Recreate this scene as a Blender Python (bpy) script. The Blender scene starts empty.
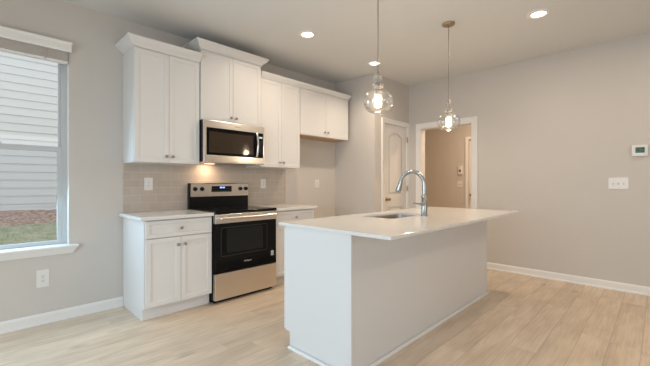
import bpy, bmesh, math, random
from mathutils import Vector, Matrix
random.seed(7)
S = bpy.context.scene
COL = S.collection

# ------------------------------------------------------------------ camera
cam_d = bpy.data.cameras.new('camera')
cam_d.sensor_width = 36.0
cam_d.lens = 343.05 / 650.0 * 36.0
cam_d.clip_start = 0.02
cam = bpy.data.objects.new('camera', cam_d)
COL.objects.link(cam)
cam.location = (-1.027, -3.786, 1.208)
cam.rotation_euler = (math.radians(90), 0, math.radians(-45.66))
S.camera = cam

# ------------------------------------------------------------------ world, daylight, exposure
S.view_settings.view_transform = 'Standard'
S.view_settings.look = 'None'
S.view_settings.gamma = 1.0
S.view_settings.use_curve_mapping = False
S.view_settings.exposure = -0.03
W = bpy.data.worlds.new('overcast_sky')
S.world = W
W.use_nodes = True
bg = W.node_tree.nodes['Background']
bg.inputs['Color'].default_value = (0.95, 0.975, 1.0, 1)
bg.inputs['Strength'].default_value = 1.6


def area_light(name, loc, rot, sx, sy, power, color, spread=180):
    d = bpy.data.lights.new(name, 'AREA')
    d.shape = 'RECTANGLE'
    d.size, d.size_y = sx, sy
    d.energy = power
    d.color = color
    d.spread = math.radians(spread)
    o = bpy.data.objects.new(name, d)
    COL.objects.link(o)
    o.location = loc
    o.rotation_euler = rot
    return o


R90 = math.radians(90)
# daylight through the glass doors in the side wall and the windows behind the camera
area_light('daylight_glass_door', (-3.30, -2.75, 1.15), (0, -R90 + math.radians(34), 0), 2.0, 2.6, 56, (0.63, 0.83, 1.0), 150)
area_light('daylight_window_behind', (-0.6, -7.05, 1.5), (R90, 0, 0), 3.0, 1.7, 18, (0.86, 0.94, 1.0))
area_light('daylight_kitchen_window', (-0.89, -0.06, 1.45), (-R90 + math.radians(20), 0, 0), 0.8, 1.5, 22, (0.47, 0.77, 1.0))


# ------------------------------------------------------------------ materials
def new_mat(name):
    m = bpy.data.materials.new(name)
    m.use_nodes = True
    nt = m.node_tree
    b = nt.nodes['Principled BSDF']
    return m, nt, b


def node(nt, typ, **kw):
    n = nt.nodes.new(typ)
    for k, v in kw.items():
        if hasattr(n, k) and not isinstance(v, tuple):
            setattr(n, k, v)
    return n


def painted(name, col, rough=0.55, bump=0.02, scale=180, spec=0.35, var=0.015):
    m, nt, b = new_mat(name)
    tc = node(nt, 'ShaderNodeTexCoord')
    nz = node(nt, 'ShaderNodeTexNoise')
    nz.inputs['Scale'].default_value = scale
    nz.inputs['Detail'].default_value = 3
    nt.links.new(tc.outputs['Object'], nz.inputs['Vector'])
    nb = node(nt, 'ShaderNodeTexNoise')
    nb.inputs['Scale'].default_value = 3.0
    nt.links.new(tc.outputs['Object'], nb.inputs['Vector'])
    mx = node(nt, 'ShaderNodeMix', data_type='RGBA')
    mx.inputs['A'].default_value = (*[c * (1 - var) for c in col], 1)
    mx.inputs['B'].default_value = (*[min(1, c * (1 + var)) for c in col], 1)
    nt.links.new(nb.outputs['Fac'], mx.inputs['Factor'])
    nt.links.new(mx.outputs['Result'], b.inputs['Base Color'])
    b.inputs['Roughness'].default_value = rough
    b.inputs['Specular IOR Level'].default_value = spec
    if bump:
        bp = node(nt, 'ShaderNodeBump')
        bp.inputs['Strength'].default_value = bump
        bp.inputs['Distance'].default_value = 0.002
        nt.links.new(nz.outputs['Fac'], bp.inputs['Height'])
        nt.links.new(bp.outputs['Normal'], b.inputs['Normal'])
    return m


def metal(name, col, rough=0.3, brushed=None, metallic=1.0):
    m, nt, b = new_mat(name)
    tc = node(nt, 'ShaderNodeTexCoord')
    mp = node(nt, 'ShaderNodeMapping')
    mp.inputs['Scale'].default_value = brushed or (40, 40, 40)
    nz = node(nt, 'ShaderNodeTexNoise')
    nz.inputs['Scale'].default_value = 1.0
    nz.inputs['Detail'].default_value = 4
    nt.links.new(tc.outputs['Object'], mp.inputs['Vector'])
    nt.links.new(mp.outputs['Vector'], nz.inputs['Vector'])
    mr = node(nt, 'ShaderNodeMapRange')
    mr.inputs['To Min'].default_value = rough * 0.85
    mr.inputs['To Max'].default_value = rough * 1.2
    nt.links.new(nz.outputs['Fac'], mr.inputs['Value'])
    nt.links.new(mr.outputs['Result'], b.inputs['Roughness'])
    b.inputs['Base Color'].default_value = (*col, 1)
    b.inputs['Metallic'].default_value = metallic
    return m


def emissive(name, col, strength):
    m, nt, b = new_mat(name)
    b.inputs['Base Color'].default_value = (*col, 1)
    b.inputs['Emission Color'].default_value = (*col, 1)
    b.inputs['Emission Strength'].default_value = strength
    return m


def thin_glass(name, tint=(0.97, 0.985, 0.98), edge=0.35, base=0.03, rough=0.03):
    m, nt, b = new_mat(name)
    nt.nodes.remove(b)
    out = nt.nodes['Material Output']
    tr = node(nt, 'ShaderNodeBsdfTransparent')
    tr.inputs['Color'].default_value = (*tint, 1)
    gl = node(nt, 'ShaderNodeBsdfGlossy')
    gl.inputs['Roughness'].default_value = rough
    lw = node(nt, 'ShaderNodeLayerWeight')
    lw.inputs['Blend'].default_value = 0.25
    mr = node(nt, 'ShaderNodeMapRange')
    mr.inputs['To Min'].default_value = base
    mr.inputs['To Max'].default_value = edge
    nt.links.new(lw.outputs['Facing'], mr.inputs['Value'])
    mix = node(nt, 'ShaderNodeMixShader')
    nt.links.new(mr.outputs['Result'], mix.inputs['Fac'])
    nt.links.new(tr.outputs['BSDF'], mix.inputs[1])
    nt.links.new(gl.outputs['BSDF'], mix.inputs[2])
    nt.links.new(mix.outputs['Shader'], out.inputs['Surface'])
    return m


def mth(nt, op, a, b=None):
    n = node(nt, 'ShaderNodeMath', operation=op)
    for i, v in enumerate((a, b)):
        if v is None:
            continue
        if isinstance(v, (int, float)):
            n.inputs[i].default_value = v
        else:
            nt.links.new(v, n.inputs[i])
    return n.outputs[0]


def plank_floor():
    m, nt, b = new_mat('oak_plank_floor')
    tc = node(nt, 'ShaderNodeTexCoord')
    sp = node(nt, 'ShaderNodeSeparateXYZ')
    nt.links.new(tc.outputs['Object'], sp.inputs[0])
    pw, pl = 0.178, 1.22
    v = mth(nt, 'DIVIDE', mth(nt, 'ADD', sp.outputs['Y'], 0.128 + 20 * pw), pw)
    row = mth(nt, 'FLOOR', v)
    wn = node(nt, 'ShaderNodeTexWhiteNoise', noise_dimensions='1D')
    nt.links.new(row, wn.inputs['W'])
    u = mth(nt, 'DIVIDE', mth(nt, 'ADD', sp.outputs['X'], mth(nt, 'MULTIPLY', wn.outputs['Value'], pl * 7)), pl)
    colm = mth(nt, 'FLOOR', u)
    cv = node(nt, 'ShaderNodeCombineXYZ')
    nt.links.new(row, cv.inputs[0])
    nt.links.new(colm, cv.inputs[1])
    w2 = node(nt, 'ShaderNodeTexWhiteNoise', noise_dimensions='2D')
    nt.links.new(cv.outputs[0], w2.inputs['Vector'])
    # seams
    fv = mth(nt, 'FRACT', v)
    fu = mth(nt, 'FRACT', u)
    dv = mth(nt, 'MULTIPLY', mth(nt, 'MINIMUM', fv, mth(nt, 'SUBTRACT', 1.0, fv)), pw)
    du = mth(nt, 'ADD', mth(nt, 'MULTIPLY', mth(nt, 'MINIMUM', fu, mth(nt, 'SUBTRACT', 1.0, fu)), pl), 0.0014)
    d = mth(nt, 'MINIMUM', dv, du)
    seam = node(nt, 'ShaderNodeMapRange')
    seam.inputs['From Max'].default_value = 0.0032
    seam.inputs['To Min'].default_value = 0.62
    seam.inputs['To Max'].default_value = 1.0
    nt.links.new(d, seam.inputs['Value'])
    # grain: stretched noise, shifted for each plank
    sh = mth(nt, 'MULTIPLY', w2.outputs['Value'], 37.0)
    gv = node(nt, 'ShaderNodeCombineXYZ')
    nt.links.new(mth(nt, 'ADD', mth(nt, 'MULTIPLY', sp.outputs['X'], 1.6), sh), gv.inputs[0])
    nt.links.new(mth(nt, 'MULTIPLY', sp.outputs['Y'], 32.0), gv.inputs[1])
    nt.links.new(sh, gv.inputs[2])
    g1 = node(nt, 'ShaderNodeTexNoise')
    g1.inputs['Scale'].default_value = 1.6
    g1.inputs['Detail'].default_value = 6
    g1.inputs['Roughness'].default_value = 0.7
    g1.inputs['Distortion'].default_value = 0.9
    nt.links.new(gv.outputs[0], g1.inputs['Vector'])
    kv = node(nt, 'ShaderNodeCombineXYZ')
    nt.links.new(mth(nt, 'ADD', mth(nt, 'MULTIPLY', sp.outputs['X'], 2.0), sh), kv.inputs[0])
    nt.links.new(mth(nt, 'MULTIPLY', sp.outputs['Y'], 6.0), kv.inputs[1])
    nt.links.new(sh, kv.inputs[2])
    g2 = node(nt, 'ShaderNodeTexNoise')
    g2.inputs['Scale'].default_value = 1.3
    g2.inputs['Detail'].default_value = 3
    nt.links.new(kv.outputs[0], g2.inputs['Vector'])
    ramp = node(nt, 'ShaderNodeValToRGB')
    e = ramp.color_ramp.elements
    e[0].position = 0.34
    e[0].color = (0.545, 0.42, 0.305, 1)
    e[1].position = 0.60
    e[1].color = (0.75, 0.615, 0.475, 1)
    mixg = mth(nt, 'ADD', mth(nt, 'MULTIPLY', g1.outputs['Fac'], 0.55), mth(nt, 'MULTIPLY', g2.outputs['Fac'], 0.45))
    nt.links.new(mixg, ramp.inputs['Fac'])
    tone = node(nt, 'ShaderNodeMapRange')
    tone.inputs['To Min'].default_value = 0.93
    tone.inputs['To Max'].default_value = 1.05
    nt.links.new(w2.outputs['Value'], tone.inputs['Value'])
    vo = node(nt, 'ShaderNodeTexVoronoi')
    vo.inputs['Scale'].default_value = 1.0
    ov = node(nt, 'ShaderNodeCombineXYZ')
    nt.links.new(mth(nt, 'MULTIPLY', sp.outputs['X'], 1.9), ov.inputs[0])
    nt.links.new(mth(nt, 'MULTIPLY', sp.outputs['Y'], 3.4), ov.inputs[1])
    nt.links.new(ov.outputs[0], vo.inputs['Vector'])
    kn = node(nt, 'ShaderNodeMapRange')
    kn.inputs['From Min'].default_value = 0.03
    kn.inputs['From Max'].default_value = 0.16
    kn.inputs['To Min'].default_value = 0.74
    nt.links.new(mth(nt, 'ADD', vo.outputs['Distance'], mth(nt, 'MULTIPLY', mth(nt, 'SUBTRACT', g1.outputs['Fac'], 0.5), 0.25)), kn.inputs['Value'])
    mul = mth(nt, 'MULTIPLY', mth(nt, 'MULTIPLY', tone.outputs['Result'], seam.outputs['Result']), kn.outputs['Result'])
    vm = node(nt, 'ShaderNodeVectorMath', operation='SCALE')
    nt.links.new(ramp.outputs['Color'], vm.inputs[0])
    nt.links.new(mul, vm.inputs['Scale'])
    nt.links.new(vm.outputs[0], b.inputs['Base Color'])
    b.inputs['Roughness'].default_value = 0.42
    b.inputs['Specular IOR Level'].default_value = 0.4
    bp = node(nt, 'ShaderNodeBump')
    bp.inputs['Strength'].default_value = 0.12
    bp.inputs['Distance'].default_value = 0.002
    nt.links.new(mth(nt, 'ADD', seam.outputs['Result'], mth(nt, 'MULTIPLY', g1.outputs['Fac'], 0.3)), bp.inputs['Height'])
    nt.links.new(bp.outputs['Normal'], b.inputs['Normal'])
    return m


def subway_tile():
    m, nt, b = new_mat('greige_subway_tile')
    tc = node(nt, 'ShaderNodeTexCoord')
    sp = node(nt, 'ShaderNodeSeparateXYZ')
    nt.links.new(tc.outputs['Object'], sp.inputs[0])
    cv = node(nt, 'ShaderNodeCombineXYZ')
    nt.links.new(sp.outputs['X'], cv.inputs[0])
    nt.links.new(sp.outputs['Z'], cv.inputs[1])
    br = node(nt, 'ShaderNodeTexBrick')
    br.offset = 0.5
    br.inputs['Scale'].default_value = 1.0
    br.inputs['Brick Width'].default_value = 0.1545
    br.inputs['Row Height'].default_value = 0.0775
    br.inputs['Mortar Size'].default_value = 0.0022
    br.inputs['Mortar Smooth'].default_value = 0.3
    br.inputs['Color1'].default_value = (0.475, 0.41, 0.35, 1)
    br.inputs['Color2'].default_value = (0.505, 0.44, 0.38, 1)
    br.inputs['Mortar'].default_value = (0.60, 0.54, 0.48, 1)
    nt.links.new(cv.outputs[0], br.inputs['Vector'])
    nt.links.new(br.outputs['Color'], b.inputs['Base Color'])
    b.inputs['Roughness'].default_value = 0.22
    bp = node(nt, 'ShaderNodeBump', invert=True)
    bp.inputs['Strength'].default_value = 0.35
    bp.inputs['Distance'].default_value = 0.002
    nt.links.new(br.outputs['Fac'], bp.inputs['Height'])
    nt.links.new(bp.outputs['Normal'], b.inputs['Normal'])
    return m


def speckled(name, c0, c1, scale, rough=0.9, bump=0.6):
    m, nt, b = new_mat(name)
    tc = node(nt, 'ShaderNodeTexCoord')
    nz = node(nt, 'ShaderNodeTexNoise')
    nz.inputs['Scale'].default_value = scale
    nz.inputs['Detail'].default_value = 6
    nz.inputs['Roughness'].default_value = 0.7
    nt.links.new(tc.outputs['Object'], nz.inputs['Vector'])
    r = node(nt, 'ShaderNodeValToRGB')
    r.color_ramp.elements[0].position = 0.36
    r.color_ramp.elements[0].color = (*c0, 1)
    r.color_ramp.elements[1].position = 0.64
    r.color_ramp.elements[1].color = (*c1, 1)
    nt.links.new(nz.outputs['Fac'], r.inputs['Fac'])
    nt.links.new(r.outputs['Color'], b.inputs['Base Color'])
    b.inputs['Roughness'].default_value = rough
    bp = node(nt, 'ShaderNodeBump')
    bp.inputs['Strength'].default_value = bump
    bp.inputs['Distance'].default_value = 0.03
    nt.links.new(nz.outputs['Fac'], bp.inputs['Height'])
    nt.links.new(bp.outputs['Normal'], b.inputs['Normal'])
    return m


M = {}
M['wall'] = painted('warm_grey_wall_paint', (0.60, 0.565, 0.525), 0.75, 0.05, 220, 0.2)
M['ceil'] = painted('flat_ceiling_paint', (0.705, 0.71, 0.70), 0.9, 0.05, 160, 0.1)
M['trim'] = painted('semi_gloss_trim_paint', (0.80, 0.785, 0.76), 0.35, 0.01, 90, 0.4)
M['cab'] = painted('white_cabinet_paint', (0.735, 0.725, 0.71), 0.38, 0.01, 90, 0.4, 0.006)
M['door'] = painted('white_door_paint', (0.74, 0.72, 0.69), 0.4, 0.02, 120, 0.4)
M['wood'] = painted('raw_maple_underside', (0.55, 0.36, 0.20), 0.6, 0.05, 60, 0.3, 0.08)
M['quartz'] = painted('white_quartz', (0.75, 0.735, 0.71), 0.13, 0.0, 300, 0.5, 0.012)
M['plate'] = painted('white_plastic', (0.75, 0.735, 0.71), 0.3, 0.0, 90, 0.45, 0.005)
M['slot'] = painted('dark_slot_plastic', (0.12, 0.115, 0.11), 0.5, 0.0)
M['steel'] = metal('brushed_stainless', (0.76, 0.72, 0.67), 0.22, (3, 200, 300))
M['steel_v'] = metal('brushed_stainless_drawer', (0.74, 0.67, 0.59), 0.34, (3, 200, 300))
M['chrome'] = metal('polished_chrome', (0.72, 0.72, 0.72), 0.10)
M['faucet'] = metal('brushed_faucet_steel', (0.42, 0.42, 0.41), 0.24)
M['nickel'] = metal('satin_nickel', (0.36, 0.33, 0.30), 0.28)
M['brass'] = metal('aged_brushed_nickel', (0.42, 0.33, 0.23), 0.35)
M['sink'] = metal('satin_sink_steel', (0.50, 0.46, 0.42), 0.32, (60, 3, 60))
M['black'] = painted('black_enamel', (0.006, 0.006, 0.0065), 0.28, 0.0, 90, 0.22, 0.0)
M['blackglass'] = painted('black_ceramic_glass', (0.004, 0.004, 0.0045), 0.05, 0.0, 90, 0.22, 0.0)
M['ovenwin'] = painted('dark_oven_window', (0.012, 0.013, 0.012), 0.05, 0.0, 90, 0.3, 0.0)
M['mwwin'] = painted('dark_microwave_window', (0.045, 0.031, 0.020), 0.06, 0.0, 90, 0.35, 0.05)
M['ring'] = painted('grey_burner_ring', (0.07, 0.07, 0.072), 0.15, 0.0)
M['grey'] = metal('grey_grille_metal', (0.35, 0.33, 0.31), 0.45)
M['badge'] = painted('silver_badge', (0.62, 0.62, 0.62), 0.3, 0.0)
M['disp'] = emissive('blue_clock_digits', (0.25, 0.45, 1.0), 2.2)
M['dispb'] = emissive('pale_display', (0.45, 0.55, 0.62), 0.5)
M['lcd'] = painted('green_lcd', (0.045, 0.12, 0.065), 0.2, 0.0)
M['lcd_dark'] = painted('dark_lcd_segments', (0.012, 0.03, 0.018), 0.2, 0.0)
M['sticker'] = painted('pale_sticker', (0.55, 0.57, 0.56), 0.5, 0.0)
M['glass'] = thin_glass('clear_shade_glass', (0.99, 0.985, 0.975), 0.75, 0.09, 0.10)
M['pane'] = thin_glass('window_pane_glass', (0.96, 0.975, 0.975), 0.35, 0.03)
M['screened'] = thin_glass('screened_pane_glass', (0.83, 0.845, 0.85), 0.35, 0.03)
M['bulb'] = emissive('warm_bulb', (1.0, 0.86, 0.66), 4)
M['lens'] = emissive('downlight_lens', (1.0, 0.88, 0.74), 7)
M['hoodlens'] = emissive('cooktop_light_lens', (1.0, 0.78, 0.55), 3)
M['vinyl'] = painted('white_vinyl', (0.55, 0.57, 0.58), 0.4, 0.0)
M['blind'] = painted('faux_wood_blind', (0.56, 0.52, 0.48), 0.5, 0.02, 60)
M['floor'] = plank_floor()
M['tile'] = subway_tile()
M['siding'] = painted('white_lap_siding', (0.64, 0.645, 0.645), 0.6, 0.0, 40, 0.2)
M['grass'] = speckled('patchy_lawn', (0.29, 0.36, 0.20), (0.56, 0.53, 0.43), 6.0)
M['blade'] = speckled('grass_blade', (0.34, 0.43, 0.22), (0.52, 0.55, 0.36), 3.0, 0.8, 0.0)
M['mulch'] = speckled('pine_straw_mulch', (0.30, 0.19, 0.15), (0.66, 0.52, 0.45), 14.0)
M['stone'] = speckled('concrete_foundation', (0.42, 0.40, 0.37), (0.55, 0.52, 0.48), 20.0)


# ------------------------------------------------------------------ mesh helpers (all in world metres)
def world_off(p):
    v = Vector((0, 0, 0))
    while p is not None:
        v += p.location
        p = p.parent
    return v


def obj(name, bm, mat, parent=None, smooth=None):
    bmesh.ops.recalc_face_normals(bm, faces=bm.faces[:])
    if parent is not None:
        bmesh.ops.translate(bm, vec=-world_off(parent), verts=bm.verts[:])
    me = bpy.data.meshes.new(name)
    bm.to_mesh(me)
    bm.free()
    me.materials.append(mat)
    for p in me.polygons:
        p.use_smooth = smooth is not None
    if smooth is not None:
        me.set_sharp_from_angle(angle=math.radians(smooth))
    o = bpy.data.objects.new(name, me)
    COL.objects.link(o)
    if parent is not None:
        o.parent = parent
    return o


def NB():
    return bmesh.new()


def add_bm(dst, src):
    me = bpy.data.meshes.new('tmp')
    src.to_mesh(me)
    src.free()
    dst.from_mesh(me)
    bpy.data.meshes.remove(me)


def box(bm, x0, x1, y0, y1, z0, z1, bev=0.0, seg=2):
    t = bmesh.new()
    vs = [t.verts.new((x, y, z)) for x in (x0, x1) for y in (y0, y1) for z in (z0, z1)]
    for f in ((0, 1, 3, 2), (4, 6, 7, 5), (0, 4, 5, 1), (2, 3, 7, 6), (0, 2, 6, 4), (1, 5, 7, 3)):
        t.faces.new([vs[i] for i in f])
    if bev:
        bmesh.ops.bevel(t, geom=t.edges[:], offset=bev, segments=seg, affect='EDGES', profile=0.5)
    add_bm(bm, t)
    return bm


def cyl(bm, p0, p1, r0, r1=None, n=24):
    r1 = r0 if r1 is None else r1
    p0, p1 = Vector(p0), Vector(p1)
    d = (p1 - p0).normalized()
    a = Vector((0, 0, 1)) if abs(d.z) < 0.9 else Vector((1, 0, 0))
    u = d.cross(a).normalized()
    w = d.cross(u)
    ra, rb = [], []
    for i in range(n):
        t = 2 * math.pi * i / n
        k = u * math.cos(t) + w * math.sin(t)
        ra.append(bm.verts.new(p0 + k * r0))
        rb.append(bm.verts.new(p1 + k * r1))
    for i in range(n):
        j = (i + 1) % n
        bm.faces.new((ra[i], ra[j], rb[j], rb[i]))
    bm.faces.new(ra[::-1])
    bm.faces.new(rb)
    return bm


def lathe(bm, c, prof, axis=(0, 0, 1), n=40, cap=False):
    """prof: (radius, distance along axis) from c"""
    c = Vector(c)
    d = Vector(axis).normalized()
    a = Vector((0, 0, 1)) if abs(d.z) < 0.9 else Vector((1, 0, 0))
    u = d.cross(a).normalized()
    w = d.cross(u)
    rings = []
    for r, h in prof:
        if r < 1e-6:
            rings.append([bm.verts.new(c + d * h)])
        else:
            rings.append([bm.verts.new(c + d * h + (u * math.cos(2 * math.pi * i / n) + w * math.sin(2 * math.pi * i / n)) * r) for i in range(n)])
    for A, B in zip(rings, rings[1:]):
        for i in range(n):
            j = (i + 1) % n
            if len(A) == 1 and len(B) > 1:
                bm.faces.new((A[0], B[j], B[i]))
            elif len(B) == 1 and len(A) > 1:
                bm.faces.new((A[i], A[j], B[0]))
            elif len(A) > 1:
                bm.faces.new((A[i], A[j], B[j], B[i]))
    if cap:
        for rg in (rings[0], rings[-1]):
            if len(rg) > 2:
                bm.faces.new(rg)
    return bm


def tube(bm, pts, rad, n=16):
    pts = [Vector(p) for p in pts]
    rads = rad if isinstance(rad, (list, tuple)) else [rad] * len(pts)
    tang = []
    for i in range(len(pts)):
        a = pts[max(0, i - 1)]
        b = pts[min(len(pts) - 1, i + 1)]
        tang.append((b - a).normalized())
    ref = Vector((0, 0, 1)) if abs(tang[0].z) < 0.9 else Vector((1, 0, 0))
    u = tang[0].cross(ref).normalized()
    rings = []
    for p, t, r in zip(pts, tang, rads):
        u = (u - t * u.dot(t)).normalized()
        w = t.cross(u)
        rings.append([bm.verts.new(p + (u * math.cos(2 * math.pi * i / n) + w * math.sin(2 * math.pi * i / n)) * r) for i in range(n)])
    for A, B in zip(rings, rings[1:]):
        for i in range(n):
            j = (i + 1) % n
            bm.faces.new((A[i], A[j], B[j], B[i]))
    bm.faces.new(rings[0][::-1])
    bm.faces.new(rings[-1])
    return bm


def prism(bm, poly, axis, a0, a1):
    """closed 2-D polygon extruded along axis 'X' (poly in Y,Z), 'Y' (X,Z) or 'Z' (X,Y)"""
    def P(p, a):
        return {'X': (a, p[0], p[1]), 'Y': (p[0], a, p[1]), 'Z': (p[0], p[1], a)}[axis]
    A = [bm.verts.new(P(p, a0)) for p in poly]
    B = [bm.verts.new(P(p, a1)) for p in poly]
    n = len(poly)
    for i in range(n):
        j = (i + 1) % n
        bm.faces.new((A[i], A[j], B[j], B[i]))
    fa = bm.faces.new(A[::-1])
    fb = bm.faces.new(B)
    if n > 4:
        bmesh.ops.triangulate(bm, faces=[fa, fb])
    return bm


def sweep(bm, pts, outs, normal, prof):
    """profile (o, n) carried along pts with the mitred outward vectors outs"""
    N = Vector(normal)
    rings = [[bm.verts.new(Vector(p) + Vector(o) * a + N * b) for a, b in prof] for p, o in zip(pts, outs)]
    k = len(prof)
    for A, B in zip(rings, rings[1:]):
        for i in range(k):
            j = (i + 1) % k
            bm.faces.new((A[i], A[j], B[j], B[i]))
    f1 = bm.faces.new(rings[0][::-1])
    f2 = bm.faces.new(rings[-1])
    bmesh.ops.triangulate(bm, faces=[f1, f2])
    return bm


def plate(bm, loops, depth, mat4, bev=0.0):
    """flat shape with holes: loops of (x, y), extruded by depth about local z = 0..depth, placed by mat4"""
    cu = bpy.data.curves.new('tmp', 'CURVE')
    cu.dimensions = '2D'
    cu.fill_mode = 'BOTH'
    cu.extrude = depth / 2 - bev
    cu.bevel_depth = bev
    cu.offset = -bev
    cu.bevel_resolution = 1
    for lp in loops:
        s = cu.splines.new('POLY')
        s.points.add(len(lp) - 1)
        for q, p in zip(s.points, lp):
            q.co = (p[0], p[1], 0, 1)
        s.use_cyclic_u = True
    ob = bpy.data.objects.new('tmp', cu)
    me = bpy.data.meshes.new_from_object(ob)
    t = bmesh.new()
    t.from_mesh(me)
    bmesh.ops.translate(t, vec=(0, 0, depth / 2), verts=t.verts[:])
    bmesh.ops.transform(t, matrix=mat4, verts=t.verts[:])
    bmesh.ops.remove_doubles(t, verts=t.verts[:], dist=1e-5)
    bpy.data.objects.remove(ob)
    bpy.data.curves.remove(cu)
    bpy.data.meshes.remove(me)
    add_bm(bm, t)
    return bm


def rect(x0, x1, y0, y1):
    return [(x0, y0), (x1, y0), (x1, y1), (x0, y1)]


def rrect(x0, x1, y0, y1, r, n=6):
    out = []
    for cx, cy, a in ((x1 - r, y0 + r, -90), (x1 - r, y1 - r, 0), (x0 + r, y1 - r, 90), (x0 + r, y0 + r, 180)):
        for i in range(n + 1):
            t = math.radians(a + 90 * i / n)
            out.append((cx + r * math.cos(t), cy + r * math.sin(t)))
    return out


# matrices: local x,y of a plate -> a wall; local z -> depth direction
FACE_BACK = Matrix(((1, 0, 0, 0), (0, 0, -1, 0), (0, 1, 0, 0), (0, 0, 0, 1)))       # (x, y) -> (X, Z), depth towards -Y


def at_y(y):
    return Matrix.Translation((0, y, 0)) @ FACE_BACK


FACE_RIGHT = Matrix(((0, 0, -1, 0), (1, 0, 0, 0), (0, 1, 0, 0), (0, 0, 0, 1)))     # (x, y) -> (Y, Z), depth towards -X


def at_x(x):
    return Matrix.Translation((x, 0, 0)) @ FACE_RIGHT


def text_bm(bm, body, size, mat4, depth=0.0008):
    cu = bpy.data.curves.new('tmp', 'FONT')
    cu.body = body
    cu.size = size
    cu.align_x = 'CENTER'
    cu.align_y = 'CENTER'
    cu.extrude = depth
    ob = bpy.data.objects.new('tmp', cu)
    me = bpy.data.meshes.new_from_object(ob)
    t = bmesh.new()
    t.from_mesh(me)
    bmesh.ops.transform(t, matrix=mat4, verts=t.verts[:])
    bpy.data.objects.remove(ob)
    bpy.data.curves.remove(cu)
    bpy.data.meshes.remove(me)
    add_bm(bm, t)
    return bm


def shaker(bm, x0, x1, z0, z1, yf, t=0.02, rail=0.057, d=0.009, s=-1):
    """framed door with a recessed flat panel; front face at y = yf facing s*Y"""
    b = bmesh.new()
    ys = (yf, yf - s * t)
    vs = [b.verts.new((x, y, z)) for y in ys for x, z in ((x0, z0), (x1, z0), (x1, z1), (x0, z1))]
    front = b.faces.new(vs[:4])
    b.faces.new(vs[4:][::-1])
    for i in range(4):
        j = (i + 1) % 4
        b.faces.new((vs[i], vs[4 + i], vs[4 + j], vs[j]))
    bmesh.ops.recalc_face_normals(b, faces=b.faces[:])
    bmesh.ops.bevel(b, geom=[e for e in front.edges], offset=0.0018, segments=2, affect='EDGES')
    front = max((f for f in b.faces), key=lambda f: f.calc_area() if abs(f.calc_center_median().y - yf) < 1e-4 else 0)
    bmesh.ops.inset_region(b, faces=[front], thickness=rail)
    bmesh.ops.inset_region(b, faces=[front], thickness=0.004, depth=-d)
    add_bm(bm, b)
    return bm


def thing(name, label, cat, loc=(0, 0, 0), group=None):
    o = bpy.data.objects.new(name, None)
    o.empty_display_size = 0.1
    COL.objects.link(o)
    o.location = loc
    return tag(o, label, cat, group)


def tag(o, label, cat, group=None, kind=None):
    o['label'] = label
    o['category'] = cat
    if group:
        o['group'] = group
    if kind:
        o['kind'] = kind
    return o


def struct(o, label, cat):
    return tag(o, label, cat, None, 'structure')


def copy_tree(o, parent=None):
    c = o.copy()
    COL.objects.link(c)
    if parent is not None:
        c.parent = parent
    for ch in list(o.children):
        copy_tree(ch, c)
    return c


# ------------------------------------------------------------------ dimensions
W1 = 0.632            # drawer cabinet beside the window
WR = 0.762            # range bay
RX = W1 + WR          # 1.394
SX = RX + 0.638       # 2.032
TX = SX + 0.997       # 3.029
XA = 3.085            # alcove wall
YP = -0.787           # pantry wall
XR = 4.039            # right wall
HC = 2.821            # ceiling
XL, YF = -3.40, -7.20
XH = 6.06             # hall wall
OY0, OY1, OZ = -1.832, -1.002, 2.096     # cased opening
DX0, DX1, DZ = 3.334, 3.966, 2.118       # pantry door leaf

# ------------------------------------------------------------------ room shell
WX0, WX1, WZ0, WZ1 = -1.372, -0.432, 0.655, 2.385
struct(obj('floor', box(NB(), XL, XH + 0.1, YF, 0.45, -0.08, 0.0), M['floor']), 'pale oak plank floor running through the kitchen', 'floor')
struct(obj('ceiling', box(NB(), XL - 0.15, XH + 0.1, YF - 0.15, 0.45, HC, HC + 0.15), M['ceil']), 'flat painted ceiling with downlights', 'ceiling')
bm = NB()
plate(bm, [rect(XL, XA + 0.1, 0, HC), rect(WX0, WX1, WZ0, WZ1)], 0.15, at_y(0.15))
struct(obj('wall_back', bm, M['wall']), 'grey wall behind the cabinets with the window', 'wall')
# right wall with the opening to the hall
bm = NB()
plate(bm, [[(YF, 0), (OY0, 0), (OY0, OZ), (OY1, OZ), (OY1, 0), (0.3, 0), (0.3, HC), (YF, HC)]], 0.12, at_x(XR + 0.12))
struct(obj('wall_right', bm, M['wall']), 'long warm grey wall with the thermostat', 'wall')
# pantry front wall with door hole
bm = NB()
plate(bm, [[(XA, 0), (DX0 - 0.012, 0), (DX0 - 0.012, DZ + 0.012), (DX1 + 0.012, DZ + 0.012), (DX1 + 0.012, 0), (XR, 0), (XR, HC), (XA, HC)]], 0.11, at_y(YP + 0.11))
struct(obj('wall_pantry', bm, M['wall']), 'narrow wall holding the pantry door', 'wall')
struct(obj('wall_alcove', box(NB(), XA, XA + 0.1, YP + 0.11, 0, 0, HC), M['wall']), 'side wall of the refrigerator alcove', 'wall')
# wall with the glass door (beside the camera) and the wall behind the camera
bm = NB()
plate(bm, [[(YF, 0), (-4.15, 0), (-4.15, 2.2), (-1.35, 2.2), (-1.35, 0), (0.15, 0), (0.15, HC), (YF, HC)]], 0.15, at_x(XL))
struct(obj('wall_left', bm, M['wall']), 'grey wall with the glass doors', 'wall')
bm = NB()
plate(bm, [rect(XL, XR, 0, HC), rect(-2.2, 1.0, 0.6, 2.4)], 0.15, at_y(YF))
struct(obj('wall_front', bm, M['wall']), 'grey wall behind the viewpoint', 'wall')
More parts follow.
